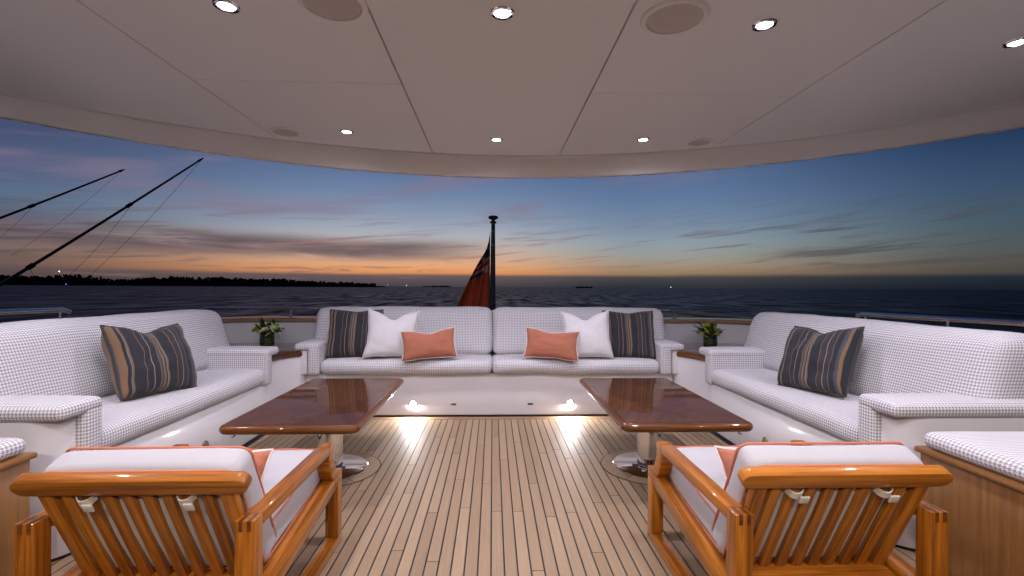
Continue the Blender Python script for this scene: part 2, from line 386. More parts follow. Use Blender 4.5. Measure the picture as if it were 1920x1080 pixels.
def bm_soft(bm, size, r, puff=(0, 0, 0), step=0.07, c=(0, 0, 0), wob=0.0, seed=0, shear=None):
    # rounded, slightly crowned upholstery block
    h = [s / 2 for s in size]; r = min(r, min(h) * 0.98)
    ax = [axis_pts(h[q], r, step) for q in range(3)]
    cache = {}
    lay = bm.loops.layers.uv.verify()
    def vert(p):
        key = tuple(round(x, 6) for x in p)
        if key in cache: return cache[key]
        inner = Vector([max(-h[q] + r, min(h[q] - r, p[q])) for q in range(3)])
        d = Vector(p) - inner
        q3 = inner + d.normalized() * r if d.length > 1e-9 else Vector(p)
        e = [1 - (p[q] / h[q]) ** 2 for q in range(3)]
        o = Vector((puff[0] * (1 if p[0] > 0 else -1) * e[1] * e[2] * (abs(p[0]) / h[0]) ** 2,
                    puff[1] * (1 if p[1] > 0 else -1) * e[0] * e[2] * (abs(p[1]) / h[1]) ** 2,
                    puff[2] * (1 if p[2] > 0 else -1) * min(1, 1.6 * e[0]) * min(1, 1.6 * e[1]) * (abs(p[2]) / h[2]) ** 2))
        q3 = q3 + o
        if wob:
            nz = noise.noise_vector(Vector((q3.x * 4 + seed * 3.1, q3.y * 4 + seed, q3.z * 4))) * wob
            q3 = q3 + nz
        if shear: q3 = Vector(shear(q3))
        cache[key] = bm.verts.new(q3 + Vector(c)); return cache[key]
    fs = []
    for d in range(3):
        a, b = [q for q in range(3) if q != d]
        for s in (-1, 1):
            for i in range(len(ax[a]) - 1):
                for j in range(len(ax[b]) - 1):
                    quad = []
                    for (ii, jj) in ((i, j), (i + 1, j), (i + 1, j + 1), (i, j + 1)):
                        p = [0, 0, 0]; p[d] = s * h[d]; p[a] = ax[a][ii]; p[b] = ax[b][jj]; quad.append(p)
                    if s < 0: quad.reverse()
                    if d == 1: quad.reverse()
                    try: f = bm.faces.new([vert(p) for p in quad])
                    except ValueError: continue
                    fs.append(f)
                    for l, p in zip(f.loops, quad): l[lay].uv = (p[a] + 0.003 * d, p[b])
    return fs
def soft(name, size, r, m, parent=None, puff=(0, 0, 0), step=0.07, loc=None, rot=None, wob=0.0, seed=0, shear=None):
    bm = bmesh.new(); bm_soft(bm, size, r, puff, step, wob=wob, seed=seed, shear=shear)
    return finish(bm, name, m, parent, uv=False, loc=loc, rot=rot, angle=180)
def struct(o): o['kind'] = 'structure'; return o
def arc(cx, cy, r, a0, a1, n): return [(cx + r * math.cos(R(a0 + (a1 - a0) * i / n)), cy + r * math.sin(R(a0 + (a1 - a0) * i / n))) for i in range(n + 1)]

# ------------------------------------------------------------------ the setting: sea, island, deck, ceiling
bm = bmesh.new()
rs = [0, 12, 40, 120, 400, 1500, 6000, 30000]
prev = None
for r_ in rs[1:]:
    ring = [bm.verts.new((r_ * math.cos(2 * math.pi * i / 48), r_ * math.sin(2 * math.pi * i / 48), -2.6)) for i in range(48)]
    if prev is None: bm.faces.new(ring)
    else:
        for i in range(48): bm.faces.new((prev[i], ring[i], ring[(i + 1) % 48], prev[(i + 1) % 48]))
    prev = ring
bmesh.ops.recalc_face_normals(bm, faces=bm.faces)
sea = struct(finish(bm, 'sea', 'sea_water', smooth=False))

def ray_dir(u, v):
    a = math.atan(36 / 900); du = u - 960; dv = v - 540
    dU = du + 0.0063 * dv; dV = dv - 0.0063 * du + 2
    return Vector((math.sin(a) * 900 + math.cos(a) * dU, math.cos(a) * 900 - math.sin(a) * dU, -dV))
def far_pt(u, y, z): d = ray_dir(u, 540); return Vector((d.x / d.y * y, y, z))

# wooded island on the left: low ground with a mass of trees
ISL_Y = 1500.0
prof = [(-260, 23), (-100, 24), (0, 22), (60, 21), (75, 25), (110, 26), (130, 19), (170, 13), (230, 16), (290, 22), (350, 21), (410, 20), (460, 17), (510, 18), (545, 13), (600, 11), (640, 10), (685, 8), (694, 2)]
def isl_h(u):
    for (a, ha), (b, hb) in zip(prof, prof[1:]):
        if a <= u <= b: return ha + (hb - ha) * (u - a) / (b - a)
    return 0
bm = bmesh.new(); front = []; top = []; back = []
us = [-260 + 954 * i / 120 for i in range(121)]
rows = []
for dy, hz in ((0, -3.2), (20, -1.6), (70, 1.5), (160, 1.5), (240, -3.2)):
    rows.append([bm.verts.new(far_pt(u, ISL_Y, 0) + Vector((0, dy, hz))) for u in us])
for a, b in zip(rows, rows[1:]):
    for i in range(len(us) - 1): bm.faces.new((a[i], a[i + 1], b[i + 1], b[i]))
bmesh.ops.recalc_face_normals(bm, faces=bm.faces)
struct(finish(bm, 'island', 'tree_dark'))
bm = bmesh.new()
rg = random.Random(3)
for i in range(900):
    u = -255 + 945 * rg.random(); hh = isl_h(u) * 1.3
    p0 = far_pt(u, ISL_Y, 0); dy = 40 + 90 * rg.random()
    s = 2.2 + 3.2 * rg.random()
    top_h = (hh - s * 0.6) * (0.55 + 0.45 * rg.random()) - 1.2
    mt_ = Matrix.Translation(p0 + Vector((0, dy, max(top_h, 0.5)))) @ Matrix.Diagonal((s * (0.8 + 0.5 * rg.random()), s, s * (0.8 + 0.9 * rg.random()), 1))
    g0 = bmesh.ops.create_icosphere(bm, subdivisions=1, radius=1.0, matrix=mt_)
    for v in g0['verts']: v.co += Vector((rg.uniform(-.5, .5), rg.uniform(-.5, .5), rg.uniform(-.6, .6)))
    if rg.random() < 0.5:
        bm_box(bm, p0 + Vector((-.35, dy - .35, -1)), p0 + Vector((.35, dy + .35, max(top_h, .6))))
uu = [-258 + 950 * i / 420 for i in range(421)]
lo_ = [bm.verts.new(far_pt(u, ISL_Y, -3.0) + Vector((0, 30, 0))) for u in uu]
hi_ = [bm.verts.new(far_pt(u, ISL_Y, 0) + Vector((0, 60, max(0.5, isl_h(u) * 1.25 * (0.62 + 0.38 * noise.noise(Vector((u * 0.11, 0, 0))) + 0.16 * rg.random()))))) for u in uu]
bk_ = [bm.verts.new(far_pt(u, ISL_Y, -3.0) + Vector((0, 140, 0))) for u in uu]
for i in range(420):
    bm.faces.new((lo_[i], lo_[i + 1], hi_[i + 1], hi_[i])); bm.faces.new((hi_[i], hi_[i + 1], bk_[i + 1], bk_[i]))
wo_ = finish(bm, 'island_trees', 'tree_dark', smooth=False); wo_['kind'] = 'stuff'
tag(wo_, 'black line of trees covering the island along the left horizon', 'trees')
def islet(u0, u1, y, hts, label):
    bm = bmesh.new(); n = len(hts); pts = [far_pt(u0 + (u1 - u0) * i / (n - 1), y, -2.6) for i in range(n)]
    lo = [bm.verts.new(q) for q in pts]; hi = [bm.verts.new(q + Vector((0, 6, h))) for q, h in zip(pts, hts)]; bk = [bm.verts.new(q + Vector((0, 40, 0))) for q in pts]
    for i in range(n - 1):
        bm.faces.new((lo[i], lo[i + 1], hi[i + 1], hi[i])); bm.faces.new((hi[i], hi[i + 1], bk[i + 1], bk[i]))
    bmesh.ops.recalc_face_normals(bm, faces=bm.faces)
    return struct(finish(bm, 'islet', 'tree_dark', smooth=False))
islet(1078, 1112, 2600, [2, 5, 9, 7, 10, 8, 9, 6, 9, 10, 5, 8, 9, 3], '')
islet(790, 850, 3200, [2, 5, 6, 5, 8, 9, 6, 8, 10, 8, 9, 4, 2], '')

# deck: dark caulk sheet with teak planks laid on it
deck = struct(box('deck', (-3.0, -2.2, -0.06), (3.0, 4.9, -0.0016), 'caulk', bev=0))
plank_me = None
PITCH = 0.052
bm = bmesh.new(); bm_box(bm, (-0.5, -0.5, -1), (0.5, 0.5, 0)); bm.normal_update()
plank_me = bpy.data.meshes.new('plank'); bm.to_mesh(plank_me); bm.free(); plank_me.materials.append(M['deck_teak'])
rg = random.Random(11)
for kx in range(-40, 40):
    xc = (kx + 0.5) * PITCH; y_end = 3.985 if -32 <= kx < 32 else 2.02
    y = 0.55 - rg.random() * 0.9; phase = rg.random()
    y = -0.2 + ((kx * 0.618) % 1.0) * 1.35
    cuts = [0.9]
    y += 0.9
    while y < y_end - 0.01:
        if y > 1.1: cuts.append(y)
        y += 1.15 + 0.5 * rg.random()
    if y_end - cuts[-1] < 0.25 and len(cuts) > 1: cuts.pop()
    cuts.append(y_end)
    for a, b_ in zip(cuts, cuts[1:]):
        o = add_obj('deck_plank', plank_me, deck, (xc, (a + b_) / 2, 0))
        o.scale = (PITCH - 0.0066, (b_ - a) - 0.0035, 0.0014)
for x0, x1, y0, y1 in ((-1.46, -0.70, 3.99, 4.066), (-0.697, 0.70, 3.99, 4.066), (0.703, 1.46, 3.99, 4.066)):
    box('margin_board', (x0, y0, -0.001), (x1, y1, 0.0012), 'cap_teak', deck, bev=0.0005)
# teak ring let into the deck round each table foot
for s in (-1, 1):
    cx, cy = 0.97 * s, 2.92
    bm = bmesh.new()
    o_ = arc(cx, cy, 0.297, 0, 360, 64)[:-1]
    f = bm.faces.new([bm.verts.new((x, y, 0.0016)) for x, y in o_])
    finish(bm, 'ring_seam', 'caulk', deck, smooth=False)
    for q in range(4):
        a0 = 45 + 90 * q + 0.5; a1 = a0 + 89
        pts = arc(cx, cy, 0.290, a0, a1, 18) + list(reversed(arc(cx, cy, 0.200, a0, a1, 18)))
        bm = bmesh.new(); bm_prism(bm, pts, 0.0018, 0.0034)
        finish(bm, 'ring_board', 'deck_teak', deck, smooth=False)

# ceiling: white panels hung under a backing, cut off along the curved aft edge
CZ = 2.15; CCX = 0.06
def edge_y(x): return -0.30 + math.sqrt(max(0.01, 4.135 ** 2 - (x - CCX) ** 2))
ceiling = None
xs = [-3.35 + 6.82 * i / 64 for i in range(65)]
pts = [(x, edge_y(x) + 0.02) for x in xs] + [(3.47, -2.2), (-3.35, -2.2)]
ceiling = struct(prism('ceiling', pts, CZ + 0.016, CZ + 0.10, 'seam_dark'))
SEAMS = [-3.35, -2.76, -1.545, -0.478, 0.521, 1.638, 2.86, 3.47]
G = 0.0035
for a, b_ in zip(SEAMS, SEAMS[1:]):
    x0, x1 = a + G, b_ - G
    top_e = [(x0 + (x1 - x0) * i / 14, edge_y(x0 + (x1 - x0) * i / 14) + 0.01) for i in range(15)]
    split = 2.52 if a == -1.545 else (2.57 if a == 0.521 else None)
    if split is None:
        prism('ceiling_panel', [(x0, -2.2), (x1, -2.2)] + top_e[::-1], CZ, CZ + 0.0155, 'headliner', ceiling, bev=0.0015, seg=1)
    else:
        prism('ceiling_panel', [(x0, -2.2), (x1, -2.2), (x1, split - 0.004), (x0, split - 0.004)], CZ, CZ + 0.0155, 'headliner', ceiling, bev=0.0015, seg=1)
        prism('ceiling_panel', [(x0, split + 0.004), (x1, split + 0.004)] + top_e[::-1], CZ, CZ + 0.0155, 'headliner', ceiling, bev=0.0015, seg=1)
        box('joint_strip', (x0, split - 0.0036, CZ - 0.001), (x1, split + 0.0036, CZ + 0.012), 'headliner_trim', ceiling, bev=0)
# curved fascia hanging below the edge, with a bright lip along its top
bm = bmesh.new(); n = 96; rows = []
for i in range(n + 1):
    x = -3.30 + 6.72 * i / n; y = edge_y(x); d = Vector((x - CCX, y + 0.30, 0)).normalized()
    drop = 0.158 - 0.0062 * (x - CCX) ** 2
    P0 = Vector((x, y, 0)) - d * 0.004
    rows.append([bm.verts.new(P0 + Vector((0, 0, CZ + 0.09))), bm.verts.new(P0 + Vector((0, 0, CZ - 0.006))), bm.verts.new(P0 + d * 0.060 + Vector((0, 0, CZ - drop + 0.01))),
                 bm.verts.new(P0 + d * 0.070 + Vector((0, 0, CZ - drop))), bm.verts.new(P0 + d * 0.12 + Vector((0, 0, CZ - drop))), bm.verts.new(P0 + d * 0.13 + Vector((0, 0, CZ + 0.09)))])
for a, b_ in zip(rows, rows[1:]):
    for j in range(5): bm.faces.new((a[j], a[j + 1], b_[j + 1], b_[j]))
    bm.faces.new((a[5], a[0], b_[0], b_[5]))
bmesh.ops.recalc_face_normals(bm, faces=bm.faces)
finish(bm, 'fascia', 'headliner_trim', ceiling)
bm = bmesh.new()
bm_tube(bm, [(-3.28 + 6.0 * i / 80, edge_y(-3.28 + 6.0 * i / 80) - 0.003, CZ - 0.012) for i in range(81)], 0.006, 8)
finish(bm, 'fascia_lip', 'headliner_trim', ceiling)

# ------------------------------------------------------------------ ceiling fittings
def downlight(x, y, label, warm=False):
    t_ = empty('downlight', (x, y, CZ))
    tag(t_, label, 'downlight', 'recessed ceiling downlights')
    lathe('bezel', [(0.030, -0.001), (0.034, -0.006), (0.044, -0.004), (0.047, 0.0)], 'chrome', t_, 24)
    lathe('lens', [(0.0, -0.002), (0.029, -0.002), (0.029, 0.004), (0.0, 0.004)], 'lamp_glass', t_, 24)
    ld = bpy.data.lights.new('downlight_lamp', 'SPOT'); ld.energy = LAMP_WARM_W if warm else (LAMP_W if y > 1 else LAMP_W * 0.85)
    ld.color = WARM_COL if warm else LAMP_COL; ld.spot_size = R(147); ld.spot_blend = 0.4; ld.shadow_soft_size = 0.03
    if warm: ld.spot_size = R(160)
    if y > 3: ld.spot_size = R(157); ld.spot_blend = 0.9
    lo = add_obj('downlight_lamp', ld, t_, (0, 0, -0.012))
    return t_
for x, y, lb in ((-1.008, 1.85, 'lit ceiling downlight at the top left, left of the big round speaker'),
                 (0.03, 1.843, 'lit ceiling downlight in the middle panel near the top of the photo'),
                 (1.074, 1.872, 'lit ceiling downlight right of the big right speaker'),
                 (2.216, 1.95, 'lit ceiling downlight at the far right edge of the photo'),
                 (-1.001, 3.312, 'lit small-looking downlight near the curved edge, left of the flagpole'),
                 (0.02, 3.428, 'lit downlight near the curved edge, straight above the flagpole'),
                 (1.059, 3.365, 'lit downlight near the curved edge, right of the flagpole')):
    downlight(x, y, lb)
downlight(-2.15, 1.93, 'ceiling downlight above the left sofa, just outside the photo')
for x, nm in ((-2.1, 'leftmost'), (-1.0, 'second from the left'), (0.03, 'middle one'), (1.07, 'second from the right'), (2.2, 'rightmost')):
    downlight(x, 0.36, 'ceiling downlight above the viewer, ' + nm + ' of that row')
for x, nm in ((-1.0, 'left'), (0.03, 'middle'), (1.07, 'right')):  # unseen lamps added to throw warm light onto the chair backs
    downlight(x, -1.15, 'added warm fill downlight behind the viewer, in place of saloon window glow, the ' + nm + ' one', True)
def speaker(x, y, r, label):
    t_ = empty('ceiling_speaker', (x, y, CZ)); tag(t_, label, 'speaker', 'round ceiling speakers')
    lathe('rim', [(r * 0.80, -0.002), (r * 0.83, -0.009), (r * 0.90, -0.0105), (r * 0.96, -0.007), (r, -0.0005), (r, 0.0)], 'headliner_trim', t_, 48)
    lathe('grille', [(0.0, -0.006), (r * 0.4, -0.0058), (r * 0.795, -0.004), (r * 0.80, 0.0)], 'grille', t_, 48)
speaker(-0.603, 1.81, 0.130, 'big round speaker in the ceiling left of the middle panel')
speaker(0.698, 1.84, 0.130, 'big round speaker in the ceiling right of the middle panel')
speaker(-1.419, 3.34, 0.100, 'small round ceiling speaker by the curved edge on the left')
speaker(1.476, 3.40, 0.092, 'small round ceiling speaker by the curved edge on the right')

# ------------------------------------------------------------------ bulwark and handrails
def bul_path(off, n=10):
    xo = 2.62 + off; yo = 4.70 + off; r_ = 0.55 + off
    p_ = [(-xo, 0.6)] + [(-xo, 0.6 + (yo - r_ - 0.6) * i / 6) for i in range(1, 7)]
    p_ += arc(-xo + r_, yo - r_, r_, 180, 90, n)[1:]
    p_ += [(-xo + r_ + (2 * xo - 2 * r_) * i / 10, yo) for i in range(1, 11)]
    p_ += arc(xo - r_, yo - r_, r_, 90, 0, n)[1:]
    p_ += [(xo, yo - r_ - (yo - r_ - 0.6) * i / 6) for i in range(1, 7)]
    return p_
bul = empty('bulwark', (0, 4.7, 0)); tag(bul, 'white bulwark wall with teak cap curving round the aft deck behind the sofas', 'bulwark')
def ribbon(name, o0, o1, z0, z1, m, par, bev=0.0):
    a, b_ = bul_path(o0), bul_path(o1); bm = bmesh.new()
    V = [[bm.verts.new((x, y - 4.7, z)) for (x, y), z in ((p, z0), (p, z1), (q, z1), (q, z0))] for p, q in zip(a, b_)]
    for s0, s1 in zip(V, V[1:]):
        for j in range(4): bm.faces.new((s0[j], s0[(j + 1) % 4], s1[(j + 1) % 4], s1[j]))
    bm.faces.new(V[0]); bm.faces.new(V[-1]); bmesh.ops.recalc_face_normals(bm, faces=bm.faces)
    return finish(bm, name, m, par)
ribbon('wall', 0.0, 0.14, -0.3, 0.757, 'gelcoat', bul)
ribbon('hull_side', 0.141, 0.30, -2.9, 0.70, 'gelcoat', bul)
ribbon('cap', -0.02, 0.22, 0.759, 0.792, 'cap_teak', bul)
def handrail(pts, posts, label, zc):
    t_ = empty('handrail', (pts[0][0], pts[0][1], zc)); tag(t_, label, 'handrail', 'polished steel handrails on the bulwark')
    o = Vector(t_.location)
    tube('rail', [Vector(p) - o for p in pts], 0.0165, 'chrome', t_, 12)
    for (x, y, z) in posts:
        bm = bmesh.new(); bm_tube(bm, [Vector((x, y, zc)) - o, Vector((x, y, z)) - o], 0.011, 10)
        bm_lathe(bm, [(0.024, 0), (0.024, 0.006), (0.012, 0.014)], 16, Vector((x, y, zc)) - o)
        finish(bm, 'post', 'chrome', t_)
capz = 0.792
handrail([(-2.86, 4.83, .850), (-2.80, 4.84, .874), (-2.5, 4.85, .876), (-2.0, 4.85, .876), (-1.2, 4.85, .876), (-1.16, 4.85, .86)],
         [(-2.0, 4.85, .876), (-1.3, 4.85, .876)], 'steel handrail behind the left flower vase', capz)
handrail([(1.16, 4.85, .86), (1.2, 4.85, .876), (2.0, 4.85, .876), (2.5, 4.85, .876), (2.62, 4.84, .874), (2.66, 4.83, .85)],
         [(1.30, 4.85, .876), (1.86, 4.85, .876)], 'steel handrail behind the right flower vase', capz)
handrail([(-2.74, 1.2, .955), (-2.74, 2.2, .95), (-2.74, 3.18, .935), (-2.74, 3.22, .92)], [(-2.74, 3.15, .935), (-2.74, 2.0, .95)],
         'steel handrail above the back of the left sofa, at the left edge of the photo', capz)
handrail([(2.74, 3.50, .90), (2.74, 3.46, .912), (2.74, 2.6, .925), (2.74, 1.2, .945)], [(2.74, 3.42, .912), (2.74, 2.78, .925), (2.74, 2.0, .94)],
         'steel handrail above the back of the right sofa', capz)

# ------------------------------------------------------------------ sofas
SEATZ = 0.482; SB = 0.368
def step_light(par, loc, rz, lit=True):
    lt = empty('courtesy_light', loc, rz); lt.parent = par
    # faces -y in its own frame
    o = lathe('rim', [(0.022, 0.0), (0.026, 0.004), (0.033, 0.003), (0.035, 0.0)], 'chrome', lt, 20, rot=(R(90), 0, 0))
    lathe('lens', [(0.0, 0.001), (0.0215, 0.001), (0.0215, -0.003), (0, -0.003)], 'lamp_glass' if lit else 'chrome', lt, 20, rot=(R(90), 0, 0))
    if lit:
        ld = bpy.data.lights.new('courtesy_lamp', 'AREA'); ld.shape = 'DISK'; ld.size = 0.036; ld.energy = STEP_W; ld.color = (1, 0.97, 0.98)
        add_obj('courtesy_lamp', ld, lt, (0, -0.008, 0), (R(-46), 0, 0))
def arm_mesh(par, name, along, width, top, flip, loc):
    # upholstered arm: a slab over the top that turns down over the seat side
    bm = bmesh.new()
    L, Wd = along, width
    bm_soft(bm, (Wd, L, 0.058), 0.024, (0, 0, 0.006), 0.06, c=(0, 0, top - 0.029))
    bm_soft(bm, (0.098, L - 0.004, top - SB - 0.012), 0.026, (0.003, 0.003, 0), 0.06, c=(flip * (Wd / 2 - 0.0495), -0.002, (top + SB) / 2 - 0.012))
    return finish(bm, name, 'houndstooth', par, uv=False, loc=loc, angle=180)

aft = empty('aft_sofa', (0, 4.07, 0)); tag(aft, 'long two-cushion houndstooth sofa across the stern between the flower vases', 'sofa')
bm = bmesh.new()
pts = [(-1.50, 0.0), (1.50, 0.0), (1.56, 0.02), (1.56, 0.58), (-1.56, 0.58), (-1.56, 0.02)]
bm_prism(bm, pts, 0.014, SB - 0.002, bev=0.008)
bm_box(bm, (-1.63, -0.05, SB), (-1.528, 0.5, 0.563), 0.006); bm_box(bm, (1.528, -0.05, SB), (1.63, 0.5, 0.563), 0.006)
finish(bm, 'base', 'gelcoat', aft)
box('toe_gap', (-1.5, 0.006, 0.0), (1.5, 0.5, 0.0135), 'rubber', aft, bev=0)
for s in (-1, 1):
    soft('seat_cushion', (1.423, 0.56, SEATZ - SB), 0.045, 'houndstooth', aft, (0.004, 0.010, 0.010), 0.06, (s * 0.7135, 0.21, (SEATZ + SB) / 2), wob=0.008, seed=s)
    bk = soft('back_cushion', (1.615, 0.20, 0.425), 0.07, 'houndstooth', aft, (0.002, 0.012, 0.006), 0.06, (s * 0.8085, 0.40, 0.69), wob=0.009, seed=s + 5,
              shear=lambda q: (q.x, q.y + 0.32 * (q.z + 0.2) - 0.05, q.z))
    arm_mesh(aft, 'armrest', 0.60, 0.205, 0.622, -s, (s * 1.527, 0.23, 0))
    bm = bmesh.new(); bm_tube(bm, [(s * .308, -.004, .108), (s * .312, -.012, .106), (s * .338, -.012, .106), (s * .342, -.004, .108)], 0.0035, 6)
    bm_box(bm, (s * .325 - .022, -.003, .100), (s * .325 + .022, .0, .113), 0.001)
    finish(bm, 'latch', 'dark_metal', aft)
    step_light(aft, (s * 0.666, 0.0, 0.112), 0.0)

def side_sofa(s, label):
    # built for the left side (s = -1) and mirrored by s
    t_ = empty('side_sofa', (s * 1.69, 2.85, 0)); tag(t_, label, 'sofa')
    ox, oy = s * 1.69, 2.85
    def L(x, y): return (s * (x - 1.69), y - oy)      # x given as distance from the centre line
    r_ = 0.13
    c_ = [(1.69 + r_ - r_ * math.sin(R(a)), 1.925 + r_ - r_ * math.cos(R(a))) for a in range(0, 91, 10)]
    out = [L(x, y) for x, y in c_] + [L(1.69, 3.66), L(2.60, 3.66), L(2.60, 1.925)]
    bm = bmesh.new()
    body = [L(1.69, 2.10), L(1.69, 3.66), L(2.60, 3.66), L(2.60, 2.10)]
    bm_prism(bm, body, 0.014, SB - 0.002, bev=0.006)
    endp = [L(x, y) for x, y in c_] + [L(1.69, 2.099), L(2.60, 2.099), L(2.60, 1.925)]
    bm_prism(bm, endp, 0.014, 0.566, bev=0.004)
    finish(bm, 'base', 'gelcoat', t_)
    foot = [L(x + 0.008, y + 0.008) for x, y in c_] + [L(1.698, 3.66), L(2.6, 3.66), L(2.6, 1.94)]
    prism('toe_gap', foot, 0.0, 0.0135, 'rubber', t_)
    xx = s * (2.00 - 1.69)
    soft('seat_cushion', (0.69, 1.52, SEATZ - SB + 0.004), 0.045, 'houndstooth', t_, (0.010, 0.004, 0.010), 0.06, (s * (2.013 - 1.69), 2.86 - oy, (SEATZ + SB) / 2 + 0.002), wob=0.004, seed=s * 3)
    soft('back_cushion', (0.24, 2.0, 0.425), 0.075, 'houndstooth', t_, (0.012, 0.002, 0.006), 0.07, (s * (2.225 - 1.69), 2.965 - oy, 0.693), wob=0.006, seed=s * 9,
         shear=lambda q: (q.x + s * (0.30 * (q.z + 0.2) - 0.05), q.y, q.z))
    for (yc, fl) in ((2.015, 1), (3.70, -1)):
        bm = bmesh.new()
        bm_soft(bm, (0.98, 0.215, 0.062), 0.026, (0, 0, 0.006), 0.06, c=(s * (2.145 - 1.69), yc - oy, 0.597))
        bm_soft(bm, (0.97, 0.10, 0.625 - SB - 0.012), 0.026, (0.003, 0.003, 0), 0.06, c=(s * (2.142 - 1.69), yc + fl * 0.0565 - oy, (0.62 + SB) / 2 - 0.012))
        finish(bm, 'armrest', 'houndstooth', t_, uv=False, angle=180)
    q = s * 0.003
    bm = bmesh.new(); bm_tube(bm, [(-q, .328, .117), (-4 * q, .332, .115), (-4 * q, .358, .115), (-q, .362, .117)], 0.0035, 6)
    finish(bm, 'latch', 'dark_metal', t_)
    step_light(t_, (0.0, 0.05, 0.148), -s * R(90), False)
side_sofa(-1, 'houndstooth sofa along the left side with one striped pillow')
side_sofa(1, 'houndstooth sofa along the right side with one striped pillow')

# corner side tables: white moulded body with a varnished top peeping out between the arms
def corner_table(s, label):
    t_ = empty('corner_table', (s * 2.0, 4.2, 0)); tag(t_, label, 'side table', 'corner side tables')
    f_ = [(1.692, 3.665), (1.690, 3.75), (1.675, 3.85), (1.645, 3.935), (1.60, 4.0), (1.565, 4.04)]
    def L(x, y): return (s * x - s * 2.0, y - 4.2)
    body = [L(x, y) for x, y in f_] + [L(1.565, 4.62), L(2.58, 4.62), L(2.58, 3.665)]
    prism('body', body, 0.0, 0.513, 'gelcoat', t_, bev=0.004)
    tp = [L(x - 0.012, y - 0.006) for x, y in f_] + [L(1.56, 4.64), L(2.59, 4.64), L(2.59, 3.66)]
    prism('top', tp, 0.5135, 0.560, 'walnut_edge', t_, bev=0.016, seg=4)
corner_table(-1, 'dark varnished corner table under the left flower vase')
corner_table(1, 'dark varnished corner table under the right flower vase')

# flower vases
def vase(x, y, label, seed):
    t_ = empty('flower_vase', (x, y, 0.560)); tag(t_, label, 'vase', 'flower arrangements')
    rg = random.Random(seed)
    lathe('vase', [(0.0, 0.0), (0.058, 0.0), (0.062, 0.006), (0.062, 0.108), (0.058, 0.110), (0.055, 0.10), (0.0, 0.098)], 'vase_green', t_, 28)
    for i in range(34):
        a = rg.random() * 6.283; ln = 0.09 + 0.085 * rg.random(); tl = 0.35 + 1.0 * rg.random()
        bm = bmesh.new(); w = 0.014 + 0.012 * rg.random(); rows = []
        for q in range(6):
            f_ = q / 5; ww = w * math.sin(math.pi * (0.12 + 0.86 * f_)) ; r_ = ln * f_
            zz = r_ * math.cos(tl) - 0.25 * ln * f_ * f_ * math.sin(tl); xx_ = r_ * math.sin(tl)
            rows.append([bm.verts.new((xx_, -ww, zz + 0.004)), bm.verts.new((xx_, 0, zz)), bm.verts.new((xx_, ww, zz + 0.004))])
        for a_, b_ in zip(rows, rows[1:]):
            for j in range(2): bm.faces.new((a_[j], b_[j], b_[j + 1], a_[j + 1]))
        finish(bm, 'leaf', 'leaf' if rg.random() < 0.55 else 'leaf_dark', t_, loc=(0.03 * math.cos(a), 0.03 * math.sin(a), 0.10 + 0.02 * rg.random()), rot=(0, 0, a))
    for i in range(22):
        a = rg.random() * 6.283; rr = 0.105 * math.sqrt(rg.random()); hz = 0.168 + 0.045 * rg.random() - rr * 0.5
        bm = bmesh.new(); yel = rg.random() < 0.6
        for pz in range(6):
            pa = pz * 1.047; pl = 0.030 + 0.012 * rg.random(); rows = []
            for q in range(4):
                f_ = q / 3; ww = 0.013 * math.sin(math.pi * (0.15 + 0.8 * f_)); r_ = pl * f_
                c_, s_ = math.cos(pa), math.sin(pa); z_ = 0.014 * math.sin(f_ * 2.2)
                rows.append([bm.verts.new((r_ * c_ - ww * s_, r_ * s_ + ww * c_, z_)), bm.verts.new((r_ * c_ + ww * s_, r_ * s_ - ww * c_, z_))])
            for a_, b_ in zip(rows, rows[1:]): bm.faces.new((a_[0], b_[0], b_[1], a_[1]))
        bm_lathe(bm, [(0.004, 0.0), (0.006, 0.006), (0.0, 0.012)], 8)
        bm_tube(bm, [(0, 0, 0), (-0.2 * rr * math.cos(a), -0.2 * rr * math.sin(a), -0.07)], 0.002, 5)
        finish(bm, 'blossom', 'blossom_yellow' if yel else 'blossom_white', t_, loc=(rr * math.cos(a), rr * math.sin(a), hz),
               rot=(0.9 * rg.random() * math.sin(-a) + 0.5, 0.9 * rg.random() * math.cos(a), rg.random() * 6))
vase(-2.03, 4.41, 'green vase of white and yellow flowers on the left corner table', 4)
vase(2.03, 4.40, 'green vase of yellow and white flowers on the right corner table', 9)

